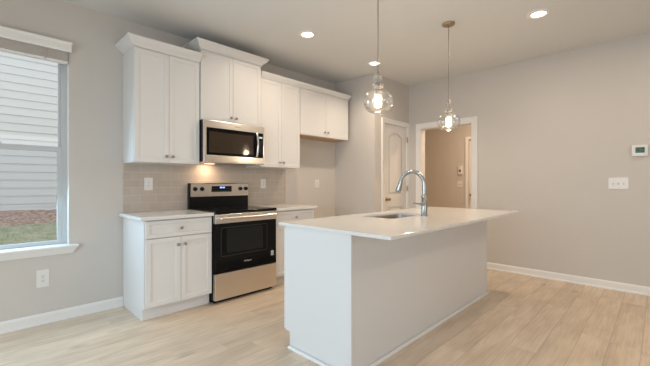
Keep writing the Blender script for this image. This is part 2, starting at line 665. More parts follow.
# hall beyond the opening
bm = NB()
HD0, HD1 = -1.84, -0.972
plate(bm, [[(-2.4, 0), (HD0, 0), (HD0, 2.10), (HD1, 2.10), (HD1, 0), (0.4, 0), (0.4, HC), (-2.4, HC)]], 0.1, at_x(XH + 0.1))
struct(obj('wall_hall', bm, M['wall']), 'tan hall wall seen through the cased opening', 'wall')
struct(obj('wall_hall_end', box(NB(), XR + 0.12, XH, 0.3, 0.4, 0, HC), M['wall']), 'end wall of the hall', 'wall')
struct(obj('wall_hall_front', box(NB(), XR + 0.12, XH, -2.5, -2.4, 0, HC), M['wall']), 'near end wall of the hall', 'wall')

# baseboards
BBP = [(0, 0), (0.022, 0), (0.022, 0.012), (0.014, 0.022), (0.014, 0.075), (0.010, 0.086), (0.005, 0.093), (0, 0.093)]


def baseboard(name, p0, p1, out):
    bm = NB()
    sweep(bm, [p0, p1], [out, out], (0, 0, 1), BBP)
    return struct(obj(name, bm, M['trim']), 'white baseboard', 'baseboard')


baseboard('baseboard_back', (XL, 0, 0), (-0.002, 0, 0), (0, -1, 0))
baseboard('baseboard_right', (XR, YF, 0), (XR, OY0 - 0.078, 0), (-1, 0, 0))
baseboard('baseboard_alcove', (XA, YP, 0), (XA, 0, 0), (-1, 0, 0))
baseboard('baseboard_fridge', (SX + 0.004, 0, 0), (XA - 0.024, 0, 0), (0, -1, 0))
baseboard('baseboard_pantry', (XA, YP, 0), (DX0 - 0.088, YP, 0), (0, -1, 0))
baseboard('baseboard_hall', (XH, HD1 + 0.08, 0), (XH, 0.3, 0), (-1, 0, 0))

CAS = [(0, 0), (0, 0.012), (0.010, 0.016), (0.050, 0.018), (0.062, 0.022), (0.074, 0.020), (0.076, 0)]


def casing(name, a0, a1, z1, plane, val, label, k=1.0):
    """three-sided door casing on a wall: plane 'Y' (wall at y=val, room towards -Y) or 'X' (wall at x=val, room towards -X)"""
    bm = NB()
    P = (lambda a, z: (a, val, z)) if plane == 'Y' else (lambda a, z: (val, a, z))
    O = (lambda a, z: (a, 0, z)) if plane == 'Y' else (lambda a, z: (0, a, z))
    nrm = (0, -1, 0) if plane == 'Y' else (-1, 0, 0)
    sweep(bm, [P(a0, 0), P(a0, z1), P(a1, z1), P(a1, 0)], [O(-1, 0), O(-1, 1), O(1, 1), O(1, 0)], nrm, [(a * k, b) for a, b in CAS])
    return struct(obj(name, bm, M['trim'], smooth=40), label, 'door casing')


casing('trim_1', DX0 - 0.004, DX1 + 0.004, DZ + 0.004, 'Y', YP, 'white casing round the pantry door')
casing('trim_2', OY0, OY1, OZ, 'X', XR, 'white casing round the opening to the hall')
casing('trim_3', HD0, HD1, 2.10, 'X', XH, 'white casing round the hall door', 0.75)
# jamb lining of the cased opening
bm = NB()
plate(bm, [[(OY0, 0), (OY0, OZ), (OY1, OZ), (OY1, 0), (OY1 - 0.016, 0), (OY1 - 0.016, OZ - 0.016), (OY0 + 0.016, OZ - 0.016), (OY0 + 0.016, 0)]], 0.122, at_x(XR + 0.121))
struct(obj('trim_4', bm, M['trim']), 'white jamb lining the opening to the hall', 'door jamb')


# two-panel doors with an arched upper panel
def arch(x0, x1, z0, z1, rise, n=14):
    w = (x1 - x0) / 2
    c = (x0 + x1) / 2
    out = [(x0, z0), (x1, z0)]
    for i in range(n + 1):
        t = 1 - 2 * i / n
        out.append((c + w * t, z1 - rise + rise * math.cos(t * math.pi / 2) ** 0.8 if abs(t) < 1 else z1 - rise))
    return out


def door_leaf(bm, a0, a1, z0, z1, mk, off):
    st = 0.125 * (a1 - a0) / 0.63
    up = arch(a0 + st, a1 - st, 1.02 + z0, z1 - 0.125, 0.075)
    lo = rect(a0 + st, a1 - st, 0.22 + z0, 0.82 + z0)
    plate(bm, [rect(a0, a1, z0, z1)], 0.024, mk(off + 0.036))
    plate(bm, [rect(a0, a1, z0, z1), up, lo], 0.011, mk(off + 0.0062), 0.002)
    g = 0.028
    plate(bm, [arch(a0 + st + g, a1 - st - g, 1.02 + z0 + g, z1 - 0.125 - g, 0.06)], 0.009, mk(off + 0.0062), 0.003)
    plate(bm, [rect(a0 + st + g, a1 - st - g, 0.22 + z0 + g, 0.82 + z0 - g)], 0.009, mk(off + 0.0062), 0.003)
    return bm


def knob_door(name, c, axis, mat, parent):
    bm = NB()
    lathe(bm, c, [(0, 0), (0.032, 0), (0.033, 0.004), (0.028, 0.009), (0.012, 0.011), (0.011, 0.03), (0.020, 0.036), (0.028, 0.046), (0.0285, 0.056), (0.022, 0.066), (0, 0.069)], axis, 28)
    return obj(name, bm, mat, parent, 50)


door1 = struct(thing('door_1', '', 'door', (DX0, YP, 0)), 'white two-panel arched pantry door', 'door')
bm = door_leaf(NB(), DX0, DX1, 0.012, DZ, at_y, YP + 0.012)
obj('door_leaf', bm, M['door'], door1)
bm = NB()
for z in (0.18, 1.03, 1.92):
    pass
knob_door('door_knob', (DX0 + 0.070, YP + 0.006, 0.962), (0, -1, 0), M['brass'], door1)
for z in (0.25, 1.12, 1.915):
    bm = NB()
    cyl(bm, (DX1 + 0.002, YP - 0.020, z - 0.045), (DX1 + 0.002, YP - 0.020, z + 0.045), 0.0065, n=12)
    box(bm, DX1 - 0.022, DX1 + 0.016, YP - 0.022, YP - 0.018, z - 0.045, z + 0.045)
    obj('hinge', bm, M['brass'], door1)
bm = NB()
plate(bm, [[(DX0 - 0.012, 0), (DX0 - 0.012, DZ + 0.012), (DX1 + 0.012, DZ + 0.012), (DX1 + 0.012, 0), (DX1 + 0.002, 0), (DX1 + 0.002, DZ + 0.002), (DX0 - 0.002, DZ + 0.002), (DX0 - 0.002, 0)]], 0.11, at_y(YP + 0.11))
obj('door_jamb', bm, M['trim'], door1)

door2 = struct(thing('door_2', '', 'door', (XH, HD1, 0)), 'white door at the far side of the hall', 'door')
bm = door_leaf(NB(), HD0 + 0.003, HD1 - 0.003, 0.012, 2.097, at_x, XH + 0.04)
obj('door_leaf', bm, M['door'], door2)
knob_door('door_knob', (XH + 0.034, HD1 - 0.058, 0.965), (-1, 0, 0), M['brass'], door2)

# ------------------------------------------------------------------ window in the back wall
win = struct(thing('window_1', '', 'window', ((WX0 + WX1) / 2, 0, WZ0)), 'white single-hung window looking onto the neighbouring house', 'window')
fr = 0.042
bm = NB()
plate(bm, [rect(WX0, WX1, WZ0, WZ1), rect(WX0 + fr, WX1 - fr, WZ0 + fr * 0.6, WZ1 - fr)], 0.055, at_y(0.145), 0.002)
obj('window_frame', bm, M['vinyl'], win)
RAILZ = 1.490
bm = NB()
plate(bm, [rect(WX0 + 0.030, WX1 - 0.030, RAILZ, WZ1 - 0.03), rect(WX0 + 0.062, WX1 - 0.062, RAILZ + 0.045, WZ1 - 0.075)], 0.022, at_y(0.133), 0.002)
us = obj('upper_sash', bm, M['vinyl'], win)
obj('pane', box(NB(), WX0 + 0.062, WX1 - 0.062, 0.120, 0.123, RAILZ + 0.045, WZ1 - 0.075), M['pane'], us)
bm = NB()
plate(bm, [rect(WX0 + 0.036, WX1 - 0.040, WZ0 + 0.006, RAILZ + 0.045), rect(WX0 + 0.070, WX1 - 0.073, WZ0 + 0.040, RAILZ)], 0.022, at_y(0.108), 0.002)
ls = obj('lower_sash', bm, M['vinyl'], win)
obj('pane', box(NB(), WX0 + 0.070, WX1 - 0.073, 0.095, 0.098, WZ0 + 0.040, RAILZ), M['screened'], ls)
bm = NB()
box(bm, -0.93, -0.87, 0.072, 0.090, RAILZ + 0.040, RAILZ + 0.056, 0.003)
obj('sash_lock', bm, M['vinyl'], win)
bm = NB()
box(bm, WX1 - 0.003, WX1 + 0.0, 0.0, 0.09, WZ0, WZ1)
box(bm, WX0, WX0 + 0.003, 0.0, 0.09, WZ0, WZ1)
box(bm, WX0, WX1, 0.0, 0.09, WZ1 - 0.003, WZ1)
obj('reveal', bm, M['trim'], win)
# stool and apron
bm = NB()
box(bm, WX0 - 0.07, WX1 + 0.066, -0.052, -0.0005, 0.638, 0.660, 0.006)
box(bm, WX0 + 0.001, WX1 - 0.001, -0.003, 0.088, 0.640, 0.660)
obj('window_stool', bm, M['trim'], win)
bm = NB()
x0, x1 = WX0 - 0.05, WX1 + 0.058
b2 = NB()
vs = []
for y, e in ((-0.0005, 0), (-0.034, 0)):
    pass
top = [(x0, -0.0005, 0.638), (x1, -0.0005, 0.638), (x1, -0.040, 0.638), (x0, -0.040, 0.638)]
bot = [(x0 + 0.035, -0.0005, 0.582), (x1 - 0.035, -0.0005, 0.582), (x1 - 0.035, -0.014, 0.582), (x0 + 0.035, -0.014, 0.582)]
A = [b2.verts.new(p) for p in top]
B = [b2.verts.new(p) for p in bot]
for i in range(4):
    j = (i + 1) % 4
    b2.faces.new((A[i], A[j], B[j], B[i]))
b2.faces.new(A)
b2.faces.new(B[::-1])
obj('window_apron', b2, M['trim'], win)

# raised blind
bl = thing('window_blind', 'raised faux-wood blind stacked under its white valance over the window', 'blind', ((WX0 + WX1) / 2, -0.03, 2.28))
bm = NB()
VX0, VX1 = WX0 - 0.012, WX1 + 0.010
VP = [(0, 0), (0.012, 0), (0.014, 0.010), (0.018, 0.020), (0.018, 0.052), (0.026, 0.062), (0.030, 0.075), (0.030, 0.083), (0, 0.083)]
sweep(bm, [(VX0, -0.001, 2.368), (VX0, -0.030, 2.368), (VX1 - 0.004, -0.030, 2.368), (VX1 - 0.004, -0.001, 2.368)],
      [(-0.3, 0, 0), (-0.3, -1, 0), (0.3, -1, 0), (0.3, 0, 0)], (0, 0, 1), VP)
obj('valance', bm, M['trim'], bl)
bm = NB()
for k in range(9):
    z = 2.291 + k * 0.0092
    box(bm, WX0 + 0.012, WX1 - 0.012, -0.024, 0.026, z, z + 0.0072, 0.0012, 1)
obj('slat_stack', bm, M['blind'], bl)
obj('bottom_rail', box(NB(), WX0 + 0.012, WX1 - 0.012, -0.026, 0.028, 2.268, 2.288, 0.004), M['trim'], bl)
for x in (-1.22, -0.90, -0.60):
    bm = NB()
    box(bm, x - 0.006, x + 0.006, -0.0305, -0.0285, 2.270, 2.372)
    tube(bm, [(x - 0.014 + 0.028 * (k % 2), -0.033 - 0.002 * (k % 3), 2.285 + k * 0.012) for k in range(7)], 0.0016, 6)
    obj('ladder_tape', bm, M['blind'], bl)

# ------------------------------------------------------------------ outside
lawn = NB()
nx, ny = 26, 30
grid = {}
for i in range(nx + 1):
    for j in range(ny + 1):
        x = -5 + 12 * i / nx
        y = 0.3 + 5.4 * j / ny
        t = j / ny
        grid[i, j] = lawn.verts.new((x, y, -0.10 + 0.47 * t ** 1.3 + random.uniform(-0.01, 0.01)))
for i in range(nx):
    for j in range(ny):
        lawn.faces.new((grid[i, j], grid[i + 1, j], grid[i + 1, j + 1], grid[i, j + 1]))
struct(obj('ground_lawn', lawn, M['grass'], smooth=60), 'patchy lawn outside the window', 'lawn')
blades = NB()
for k in range(5200):
    x = random.uniform(-2.2, 1.6)
    y = random.uniform(1.5, 5.42)
    t = (y - 0.3) / 5.4
    z = -0.10 + 0.47 * t ** 1.3 - 0.01
    if random.random() < 0.35 + 0.3 * math.sin(x * 2.1 + y * 1.7):
        continue
    h = random.uniform(0.03, 0.075)
    a = random.uniform(0, 6.28)
    w = 0.006
    lx, ly = random.uniform(-.03, .03), random.uniform(-.03, .03)
    v = [blades.verts.new(p) for p in ((x - w * math.cos(a), y - w * math.sin(a), z), (x + w * math.cos(a), y + w * math.sin(a), z), (x + lx, y + ly, z + h))]
    blades.faces.new(v)
tag(obj('lawn_grass', blades, M['blade']), 'thin patchy grass growing on the lawn outside the window', 'grass', None, 'stuff')
bed = NB()
grid = {}
for i in range(61):
    for j in range(9):
        x = -5 + 12 * i / 60
        y = 5.56 + 0.88 * j / 8
        grid[i, j] = bed.verts.new((x, y, 0.345 + 0.25 * (j / 8) ** 0.9 + random.uniform(-0.02, 0.02)))
for i in range(60):
    for j in range(8):
        bed.faces.new((grid[i, j], grid[i + 1, j], grid[i + 1, j + 1], grid[i, j + 1]))
tag(obj('garden_bed', bed, M['mulch'], smooth=60), 'reddish mulch bed along the foot of the house next door', 'mulch', None, 'stuff')
hs = thing('neighbouring_house', 'white lap-sided house standing beyond the lawn outside the window', 'house', (0.5, 6.5, 0.6))
bm = NB()
for k in range(29):
    z = 0.565 + 0.18 * k
    prism(bm, [(6.50, z), (6.50, z + 0.19), (6.488, z + 0.19), (6.468, z), (6.468, z - 0.004), (6.488, z - 0.004)], 'X', -5, 7)
obj('siding_wall', bm, M['siding'], hs)
obj('foundation', box(NB(), -4.98, 6.98, 6.51, 6.75, 0.1, 0.66), M['stone'], hs)
bm = NB()
prism(bm, [(6.0, 5.70), (6.0, 5.84), (8.4, 7.5), (8.4, 7.3)], 'X', -5.3, 7.3)
obj('roof', bm, M['stone'], hs)

# ------------------------------------------------------------------ kitchen cabinets
def knob(c, parent, s=-1):
    bm = NB()
    lathe(bm, c, [(0, 0), (0.008, 0), (0.0065, 0.004), (0.006, 0.012), (0.011, 0.017), (0.0145, 0.021), (0.0145, 0.025), (0.010, 0.029), (0, 0.030)], (0, s, 0), 20)
    return obj('knob', bm, M['nickel'], parent, 50)


def base_cabinet(x0, x1, label):
    t = thing('base_cabinet', label, 'cabinet', ((x0 + x1) / 2, -0.30, 0), 'base cabinets along the back wall')
    bm = NB()
    prism(bm, [(-0.004, 0), (-0.535, 0), (-0.535, 0.112), (-0.588, 0.112), (-0.588, 0.882), (-0.004, 0.882)], 'X', x0, x1)
    obj('carcass', bm, M['cab'], t)
    bm = NB()
    box(bm, x0 + 0.004, x1 - 0.004, -0.543, -0.5355, 0.0, 0.110, 0.001, 1)
    obj('toe_kick', bm, M['cab'], t)
    yf = -0.61
    d = obj('drawer', shaker(NB(), x0 + 0.010, x1 - 0.010, 0.722, 0.872, yf, rail=0.042), M['cab'], t)
    m = (x0 + x1) / 2
    knob((m, yf, 0.795), d)
    a = obj('door', shaker(NB(), x0 + 0.010, m - 0.0015, 0.118, 0.714, yf), M['cab'], t)
    knob((m - 0.032, yf, 0.645), a)
    a = obj('door', shaker(NB(), m + 0.0015, x1 - 0.010, 0.118, 0.714, yf), M['cab'], t)
    knob((m + 0.032, yf, 0.645), a)
    return t


base_cabinet(0.0, W1 - 0.003, 'white base cabinet with a drawer over two doors beside the window')
base_cabinet(RX + 0.003, SX, 'white base cabinet between the range and the refrigerator alcove')

bm = NB()
box(bm, -0.040, W1 - 0.002, -0.640, -0.009, 0.884, 0.914, 0.003)
tag(obj('countertop', bm, M['quartz']), 'short white quartz countertop on the cabinet beside the window', 'countertop', 'countertops along the back wall')
bm = NB()
box(bm, RX + 0.002, SX + 0.022, -0.640, -0.009, 0.884, 0.914, 0.003)
tag(obj('countertop', bm, M['quartz']), 'short white quartz countertop between the range and the refrigerator alcove', 'countertop', 'countertops along the back wall')

# tiled backsplash on the wall
struct(obj('wall_backsplash', box(NB(), 0.0, SX + 0.010, -0.008, 0.0, 0.884, 1.44), M['tile']), 'greige subway-tile backsplash', 'backsplash')

CROWN = [(0, 0), (0.006, 0), (0.008, 0.010), (0.020, 0.022), (0.044, 0.040), (0.060, 0.058), (0.064, 0.066), (0.070, 0.070), (0.070, 0.082), (0, 0.082)]
CROWN_S = [(a * 0.62, b * 0.80) for a, b in CROWN]


def upper_cabinet(x0, x1, z0, z1, depth, label, kz, kdx, path, outs, prof, xf0=None, xf1=None):
    t = thing('wall_cabinet', label, 'cabinet', ((x0 + x1) / 2, -depth / 2, z0), 'white cabinets hung along the back wall')
    yf = -depth
    bm = NB()
    box(bm, x0, x1, yf + 0.022, -0.001, z0 + 0.0, z1 + 0.02, 0.001, 1)
    obj('carcass', bm, M['cab'], t)
    m = (x0 + x1) / 2
    a = obj('door', shaker(NB(), x0 + 0.004, m - 0.001, z0 + 0.004, z1 - 0.004, yf, d=0.0055), M['cab'], t)
    knob((m - kdx, yf, kz), a)
    a = obj('door', shaker(NB(), m + 0.0015, x1 - 0.004, z0 + 0.004, z1 - 0.004, yf, d=0.0055), M['cab'], t)
    knob((m + kdx, yf, kz), a)
    bm = NB()
    sweep(bm, path, outs, (0, 0, 1), prof)
    obj('crown_moulding', bm, M['cab'], t, 35)
    return t


L_, F_, R_ = (-1, 0, 0), (0, -1, 0), (1, 0, 0)
zt = 2.469
upper_cabinet(0.0, W1 - 0.002, 1.403, zt, 0.330, 'tall white two-door wall cabinet nearest the window', 1.467, 0.031,
              [(0, -0.0015, zt), (0, -0.330, zt), (W1 - 0.002, -0.330, zt)], [L_, (-1, -1, 0), F_], CROWN)
zt = 2.615
upper_cabinet(W1, RX - 0.001, 1.873, zt, 0.345, 'taller stepped-up white wall cabinet directly above the microwave', 1.934, 0.033,
              [(W1, -0.0015, zt), (W1, -0.345, zt), (RX - 0.001, -0.345, zt), (RX - 0.001, -0.0015, zt)], [L_, (-1, -1, 0), (1, -1, 0), R_], CROWN)
zt = 2.490
upper_cabinet(RX + 0.001, SX - 0.001, 1.403, zt, 0.330, 'white two-door wall cabinet hung just past the microwave', 1.467, 0.031,
              [(RX + 0.001, -0.330, zt), (SX - 0.0005, -0.330, zt)], [F_, F_], CROWN_S)
fc = upper_cabinet(SX + 0.001, TX, 1.865, zt, 0.330, 'short wide white wall cabinet over the refrigerator alcove', 1.934, 0.033,
                   [(SX + 0.0005, -0.330, zt), (TX, -0.330, zt), (TX, -0.0015, zt)], [F_, (0.7, -1, 0), (0.7, 0, 0)], CROWN_S)
obj('bottom_panel', box(NB(), SX + 0.02, TX - 0.02, -0.300, -0.012, 1.8615, 1.8648), M['wood'], fc)['label'] = 'bare wood underside'

# ------------------------------------------------------------------ microwave
mw = thing('microwave', 'stainless over-the-range microwave with a black glass door hung above the range', 'microwave', ((W1 + RX) / 2, -0.2, 1.424))
mx0, mx1, mz0, mz1 = W1 + 0.002, RX - 0.003, 1.424, 1.870
obj('housing', box(NB(), mx0, mx1, -0.388, -0.012, mz0 + 0.012, mz1, 0.003), M['black'], mw)
fx0, fx1 = mx0 + 0.001, mx1 - 0.001
bm = NB()
plate(bm, [rrect(fx0, fx1, mz0, mz1 - 0.001, 0.006, 3), rect(0.664, fx1 - 0.014, 1.503, 1.792)], 0.030, at_y(-0.382), 0.003)
obj('front_frame', bm, M['steel'], mw)
bm = NB()
box(bm, 0.665, 1.300, -0.4085, -0.384, 1.504, 1.791, 0.002)
dr = obj('door_glass', bm, M['blackglass'], mw)
bm = NB()
box(bm, 0.694, 1.236, -0.4095, -0.4083, 1.532, 1.752, 0.0004, 1)
obj('door_window', bm, M['mwwin'], dr)
bm = NB()
hp = []
for k in range(15):
    t = k / 14
    hp.append((1.281, -0.412 - 0.030 * math.sin(math.pi * t) ** 0.6, 1.515 + 0.272 * t))
tube(bm, hp, 0.0125, 14)
obj('handle', bm, M['chrome'], mw, 50)
bm = NB()
box(bm, 1.303, fx1 - 0.015, -0.4085, -0.384, 1.504, 1.791, 0.002)
cp = obj('control_panel', bm, M['blackglass'], mw)
obj('clock_display', box(NB(), 1.318, 1.364, -0.4103, -0.4083, 1.732, 1.752), M['dispb'], cp)
bm = NB()
for r in range(6):
    for c in range(3):
        x = 1.318 + c * 0.018
        z = 1.69 - r * 0.026
        box(bm, x, x + 0.012, -0.4101, -0.4083, z, z + 0.007)
obj('keypad', bm, M['ring'], cp)
text = text_bm(NB(), 'Whirlpool', 0.016, at_y(-0.4125) @ Matrix.Translation((1.03, 1.830, 0)))
obj('brand_badge', text, M['slot'], mw)
bm = NB()
box(bm, mx0 + 0.01, mx1 - 0.01, -0.380, -0.015, mz0 + 0.004, mz0 + 0.0115)
for k in range(10):
    box(bm, mx0 + 0.30 + k * 0.03, mx0 + 0.318 + k * 0.03, -0.34, -0.25, mz0 + 0.001, mz0 + 0.004)
bt = obj('underside_grille', bm, M['grey'], mw)
obj('cooktop_lamp', box(NB(), 0.80, 0.90, -0.14, -0.08, mz0 + 0.0008, mz0 + 0.0038, 0.001, 1), M['hoodlens'], mw)
d = bpy.data.lights.new('cooktop_light', 'AREA')
d.shape = 'RECTANGLE'
d.size, d.size_y = 0.10, 0.06
d.energy = 1.3
d.color = (1.0, 0.70, 0.45)
o = bpy.data.objects.new('cooktop_light', d)
COL.objects.link(o)
o.location = (0.85, -0.11, mz0 - 0.001)

# ------------------------------------------------------------------ range
rx0, rx1 = W1 + 0.004, RX - 0.004
rg = thing('range', 'freestanding stainless electric range with a black glass cooktop and oven door', 'range', ((rx0 + rx1) / 2, -0.33, 0))
bm = NB()
box(bm, rx0, rx1, -0.600, -0.020, 0.030, 0.898, 0.003)
box(bm, rx0 + 0.02, rx1 - 0.02, -0.585, -0.03, 0.0, 0.031)
obj('body', bm, M['black'], rg)
bm = NB()
box(bm, rx0 - 0.001, rx1 + 0.001, -0.655, -0.066, 0.899, 0.926, 0.006, 3)
ck = obj('cooktop', bm, M['blackglass'], rg)
for cx, cy, r in ((0.825, -0.47, 0.105), (1.20, -0.47, 0.085), (0.825, -0.20, 0.08), (1.20, -0.20, 0.105), (1.01, -0.155, 0.045)):
    bm = NB()
    for rr in (r, r * 0.62):
        lathe(bm, (cx, cy, 0.9262), [(rr - 0.003, 0), (rr + 0.003, 0), (rr + 0.003, 0.0002), (rr - 0.003, 0.0002)], (0, 0, 1), 40)
    obj('burner_ring', bm, M['ring'], ck)
bm = NB()
prism(bm, [(-0.020, 0.899), (-0.065, 0.899), (-0.065, 1.06), (-0.072, 1.196), (-0.066, 1.204), (-0.020, 1.204)], 'X', rx0, rx1)
bgd = obj('backguard', bm, M['black'], rg)
# stainless face of the backguard (leaning slightly)
bm = NB()
prism(bm, [(-0.0648, 1.054), (-0.068, 1.054), (-0.0752, 1.194), (-0.069, 1.2065), (-0.0205, 1.2065), (-0.0205, 1.2042), (-0.066, 1.2042), (-0.0718, 1.196)], 'X', rx0 + 0.012, rx1 - 0.001)
cpn = obj('control_panel', bm, M['steel'], bgd)


def yface(z):
    return -0.068 - 0.0072 * (z - 1.054) / 0.14


for x in (0.700, 0.780, 1.276, 1.352):
    bm = NB()
    y = yface(1.140)
    lathe(bm, (x, y + 0.001, 1.140), [(0, 0), (0.024, 0), (0.024, 0.004), (0.020, 0.006), (0.018, 0.024), (0.015, 0.027), (0, 0.027)], (0, -1, -0.05), 24)
    box(bm, x - 0.004, x + 0.004, y - 0.032, y - 0.020, 1.122, 1.158, 0.001, 1)
    obj('control_knob', bm, M['black'], bgd, 40)
bm = NB()
y = yface(1.138)
box(bm, 0.895, 1.154, y - 0.0045, y + 0.004, 1.104, 1.172, 0.002)
ds = obj('display_panel', bm, M['blackglass'], bgd)
bm = NB()
for i, x in enumerate((0.998, 1.013, 1.033, 1.048)):
    box(bm, x, x + 0.010, y - 0.0056, y - 0.0044, 1.147, 1.164)
obj('clock_digits', bm, M['disp'], ds)
bm = NB()
for c in range(9):
    for r in range(2):
        x = 0.906 + c * 0.027
        if 0.985 < x < 1.06 and r == 1:
            continue
        box(bm, x, x + 0.014, y - 0.0052, y - 0.0044, 1.115 + r * 0.026, 1.122 + r * 0.026)
obj('keypad', bm, M['ring'], ds)
# oven door
bm = NB()
box(bm, rx0 + 0.001, rx1 - 0.001, -0.645, -0.601, 0.302, 0.798, 0.004)
od = obj('oven_door', bm, M['blackglass'], rg)
bm = NB()
plate(bm, [rrect(0.700, 1.262, 0.468, 0.758, 0.012, 4), rrect(0.7035, 1.2585, 0.4715, 0.7545, 0.010, 4)], 0.0006, at_y(-0.645))
obj('window_outline', bm, M['ring'], od)
obj('oven_window', box(NB(), 0.765, 1.205, -0.6457, -0.6449, 0.495, 0.738, 0.0003, 1), M['ovenwin'], od)
bm = NB()
text_bm(bm, 'Whirlpool', 0.022, at_y(-0.6453) @ Matrix.Translation((1.010, 0.386, 0)))
obj('brand_badge', bm, M['badge'], od)
bm = NB()
plate(bm, [rect(1.315, 1.352, 0.392, 0.446)], 0.0005, at_y(-0.645))
st = obj('energy_sticker', bm, M['sticker'], od)
bm = NB()
for k in range(4):
    box(bm, 1.320, 1.347, -0.6459, -0.6454, 0.400 + k * 0.011, 0.404 + k * 0.011)
obj('sticker_print', bm, M['slot'], st)
bm = NB()
box(bm, rx0 + 0.001, rx1 - 0.001, -0.646, -0.601, 0.800, 0.893, 0.004)
obj('door_rail', bm, M['steel'], rg)
bm = NB()
hx0, hx1 = 0.672, 1.372
box(bm, hx0, hx1, -0.695, -0.672, 0.838, 0.866, 0.008, 3)
for x in (hx0 + 0.004, hx1 - 0.024):
    box(bm, x, x + 0.020, -0.676, -0.6455, 0.842, 0.862, 0.003)
obj('oven_handle', bm, M['steel'], rg)
bm = NB()
box(bm, rx0 + 0.001, rx1 - 0.001, -0.645, -0.601, 0.036, 0.297, 0.004)
obj('storage_drawer', bm, M['steel_v'], rg)
for x in (rx0 + 0.05, rx1 - 0.05):
    for yy in (-0.56, -0.08):
        obj('levelling_foot', cyl(NB(), (x, yy, 0.0), (x, yy, 0.030), 0.018, n=16), M['black'], rg)

# ------------------------------------------------------------------ island
ix0, ix1, iyb, iyf = 0.603, 2.903, -1.757, -2.419
isl = thing('kitchen_island', 'white panelled kitchen island standing in the middle of the floor', 'island', ((ix0 + ix1) / 2, -2.1, 0))
bm = NB()
body = [(iyf, 0), (iyf, 0.8905), (iyb - 0.027, 0.8905), (iyb - 0.027, 0.115), (iyb - 0.078, 0.115), (iyb - 0.078, 0)]
prism(bm, body, 'X', ix0 + 0.002, ix0 + 0.020)
prism(bm, body, 'X', ix1 - 0.018, ix1)
box(bm, ix0 + 0.020, ix1 - 0.018, iyf, iyf + 0.018, 0, 0.8905)
box(bm, ix0 + 0.020, ix1 - 0.018, iyb - 0.040, iyb - 0.027, 0.115, 0.8905)
box(bm, ix0 + 0.020, ix1 - 0.018, iyb - 0.096, iyb - 0.078, 0, 0.115)
box(bm, ix0 + 0.020, ix1 - 0.018, iyf + 0.018, iyb - 0.040, 0.115, 0.133)
obj('carcass', bm, M['cab'], isl)
prof = [(iyf + 0.002, 0.0), (iyf + 0.002, 0.890), (iyb - 0.0265, 0.890), (iyb - 0.0265, 0.115), (iyb - 0.0775, 0.115), (iyb - 0.0775, 0)]
obj('end_panel', prism(NB(), prof, 'X', ix0 - 0.004, ix0 + 0.0018), M['cab'], isl)
bm = NB()
box(bm, ix0 - 0.011, ix0 + 0.016, iyf - 0.008, iyf + 0.010, 0.0, 0.890, 0.004)
obj('corner_trim', bm, M['cab'], isl)
bm = NB()
box(bm, ix0 + 0.017, ix1 - 0.018, iyf - 0.003, iyf - 0.0002, 0.0, 0.890, 0.0008, 1)
obj('back_panel', bm, M['cab'], isl)
bm = NB()
box(bm, ix1 - 0.016, ix1 + 0.005, iyf - 0.006, iyf + 0.02, 0.0, 0.890, 0.002)
obj('corner_trim', bm, M['cab'], isl)
SHOE = [(0, 0), (0.016, 0), (0.015, 0.008), (0.010, 0.014), (0, 0.017)]
bm = NB()
sweep(bm, [(ix0 - 0.011, iyb - 0.078, 0), (ix0 - 0.011, iyf - 0.008, 0), (ix1 + 0.005, iyf - 0.008, 0), (ix1 + 0.005, iyb - 0.078, 0)],
      [(-1, 0, 0), (-1, -1, 0), (1, -1, 0), (1, 0, 0)], (0, 0, 1), SHOE)
obj('shoe_moulding', bm, M['trim'], isl)
xs = [ix0 + 0.004, ix0 + 0.46, ix0 + 0.94, ix0 + 1.42, ix1 - 0.46, ix1 - 0.004]
for a, b in zip(xs, xs[1:]):
    dd = obj('door', shaker(NB(), a + 0.002, b - 0.002, 0.118, 0.872, iyb, s=1), M['cab'], isl)
    knob((b - 0.035, iyb, 0.80), dd, 1)

SKX0, SKX1, SKY0, SKY1 = 1.365, 1.965, -2.212, -1.885
bm = NB()
plate(bm, [rrect(0.572, 2.963, -2.727, -1.727, 0.012, 4), rrect(SKX0, SKX1, SKY0, SKY1, 0.045, 6)], 0.022, Matrix.Translation((0, 0, 0.892)), 0.0025)
tag(obj('island_countertop', bm, M['quartz']), 'long white quartz countertop with a sink cutout overhanging the island', 'countertop')

sk = thing('sink', 'stainless undermount sink bowl set into the island countertop', 'sink', ((SKX0 + SKX1) / 2, (SKY0 + SKY1) / 2, 0.8825))
bm = NB()
rings = []
for ins, z in ((-0.012, 0.8917), (0.004, 0.8914), (0.006, 0.860), (0.012, 0.72), (0.030, 0.695), (0.07, 0.688), (0.13, 0.686)):
    rings.append([bm.verts.new((x, y, z)) for x, y in rrect(SKX0 + ins, SKX1 - ins, SKY0 + ins, SKY1 - ins, max(0.012, 0.045 - ins * 0.2), 6)])
for A, B in zip(rings, rings[1:]):
    n = len(A)
    for i in range(n):
        j = (i + 1) % n
        bm.faces.new((A[i], A[j], B[j], B[i]))
bm.faces.new(rings[-1])
obj('bowl', bm, M['sink'], sk, 60)
bm = NB()
lathe(bm, ((SKX0 + SKX1) / 2, (SKY0 + SKY1) / 2, 0.6862), [(0, 0.002), (0.025, 0.002), (0.030, 0.003), (0.043, 0.004), (0.045, 0.001)], (0, 0, 1), 28)
obj('drain', bm, M['chrome'], sk, 50)

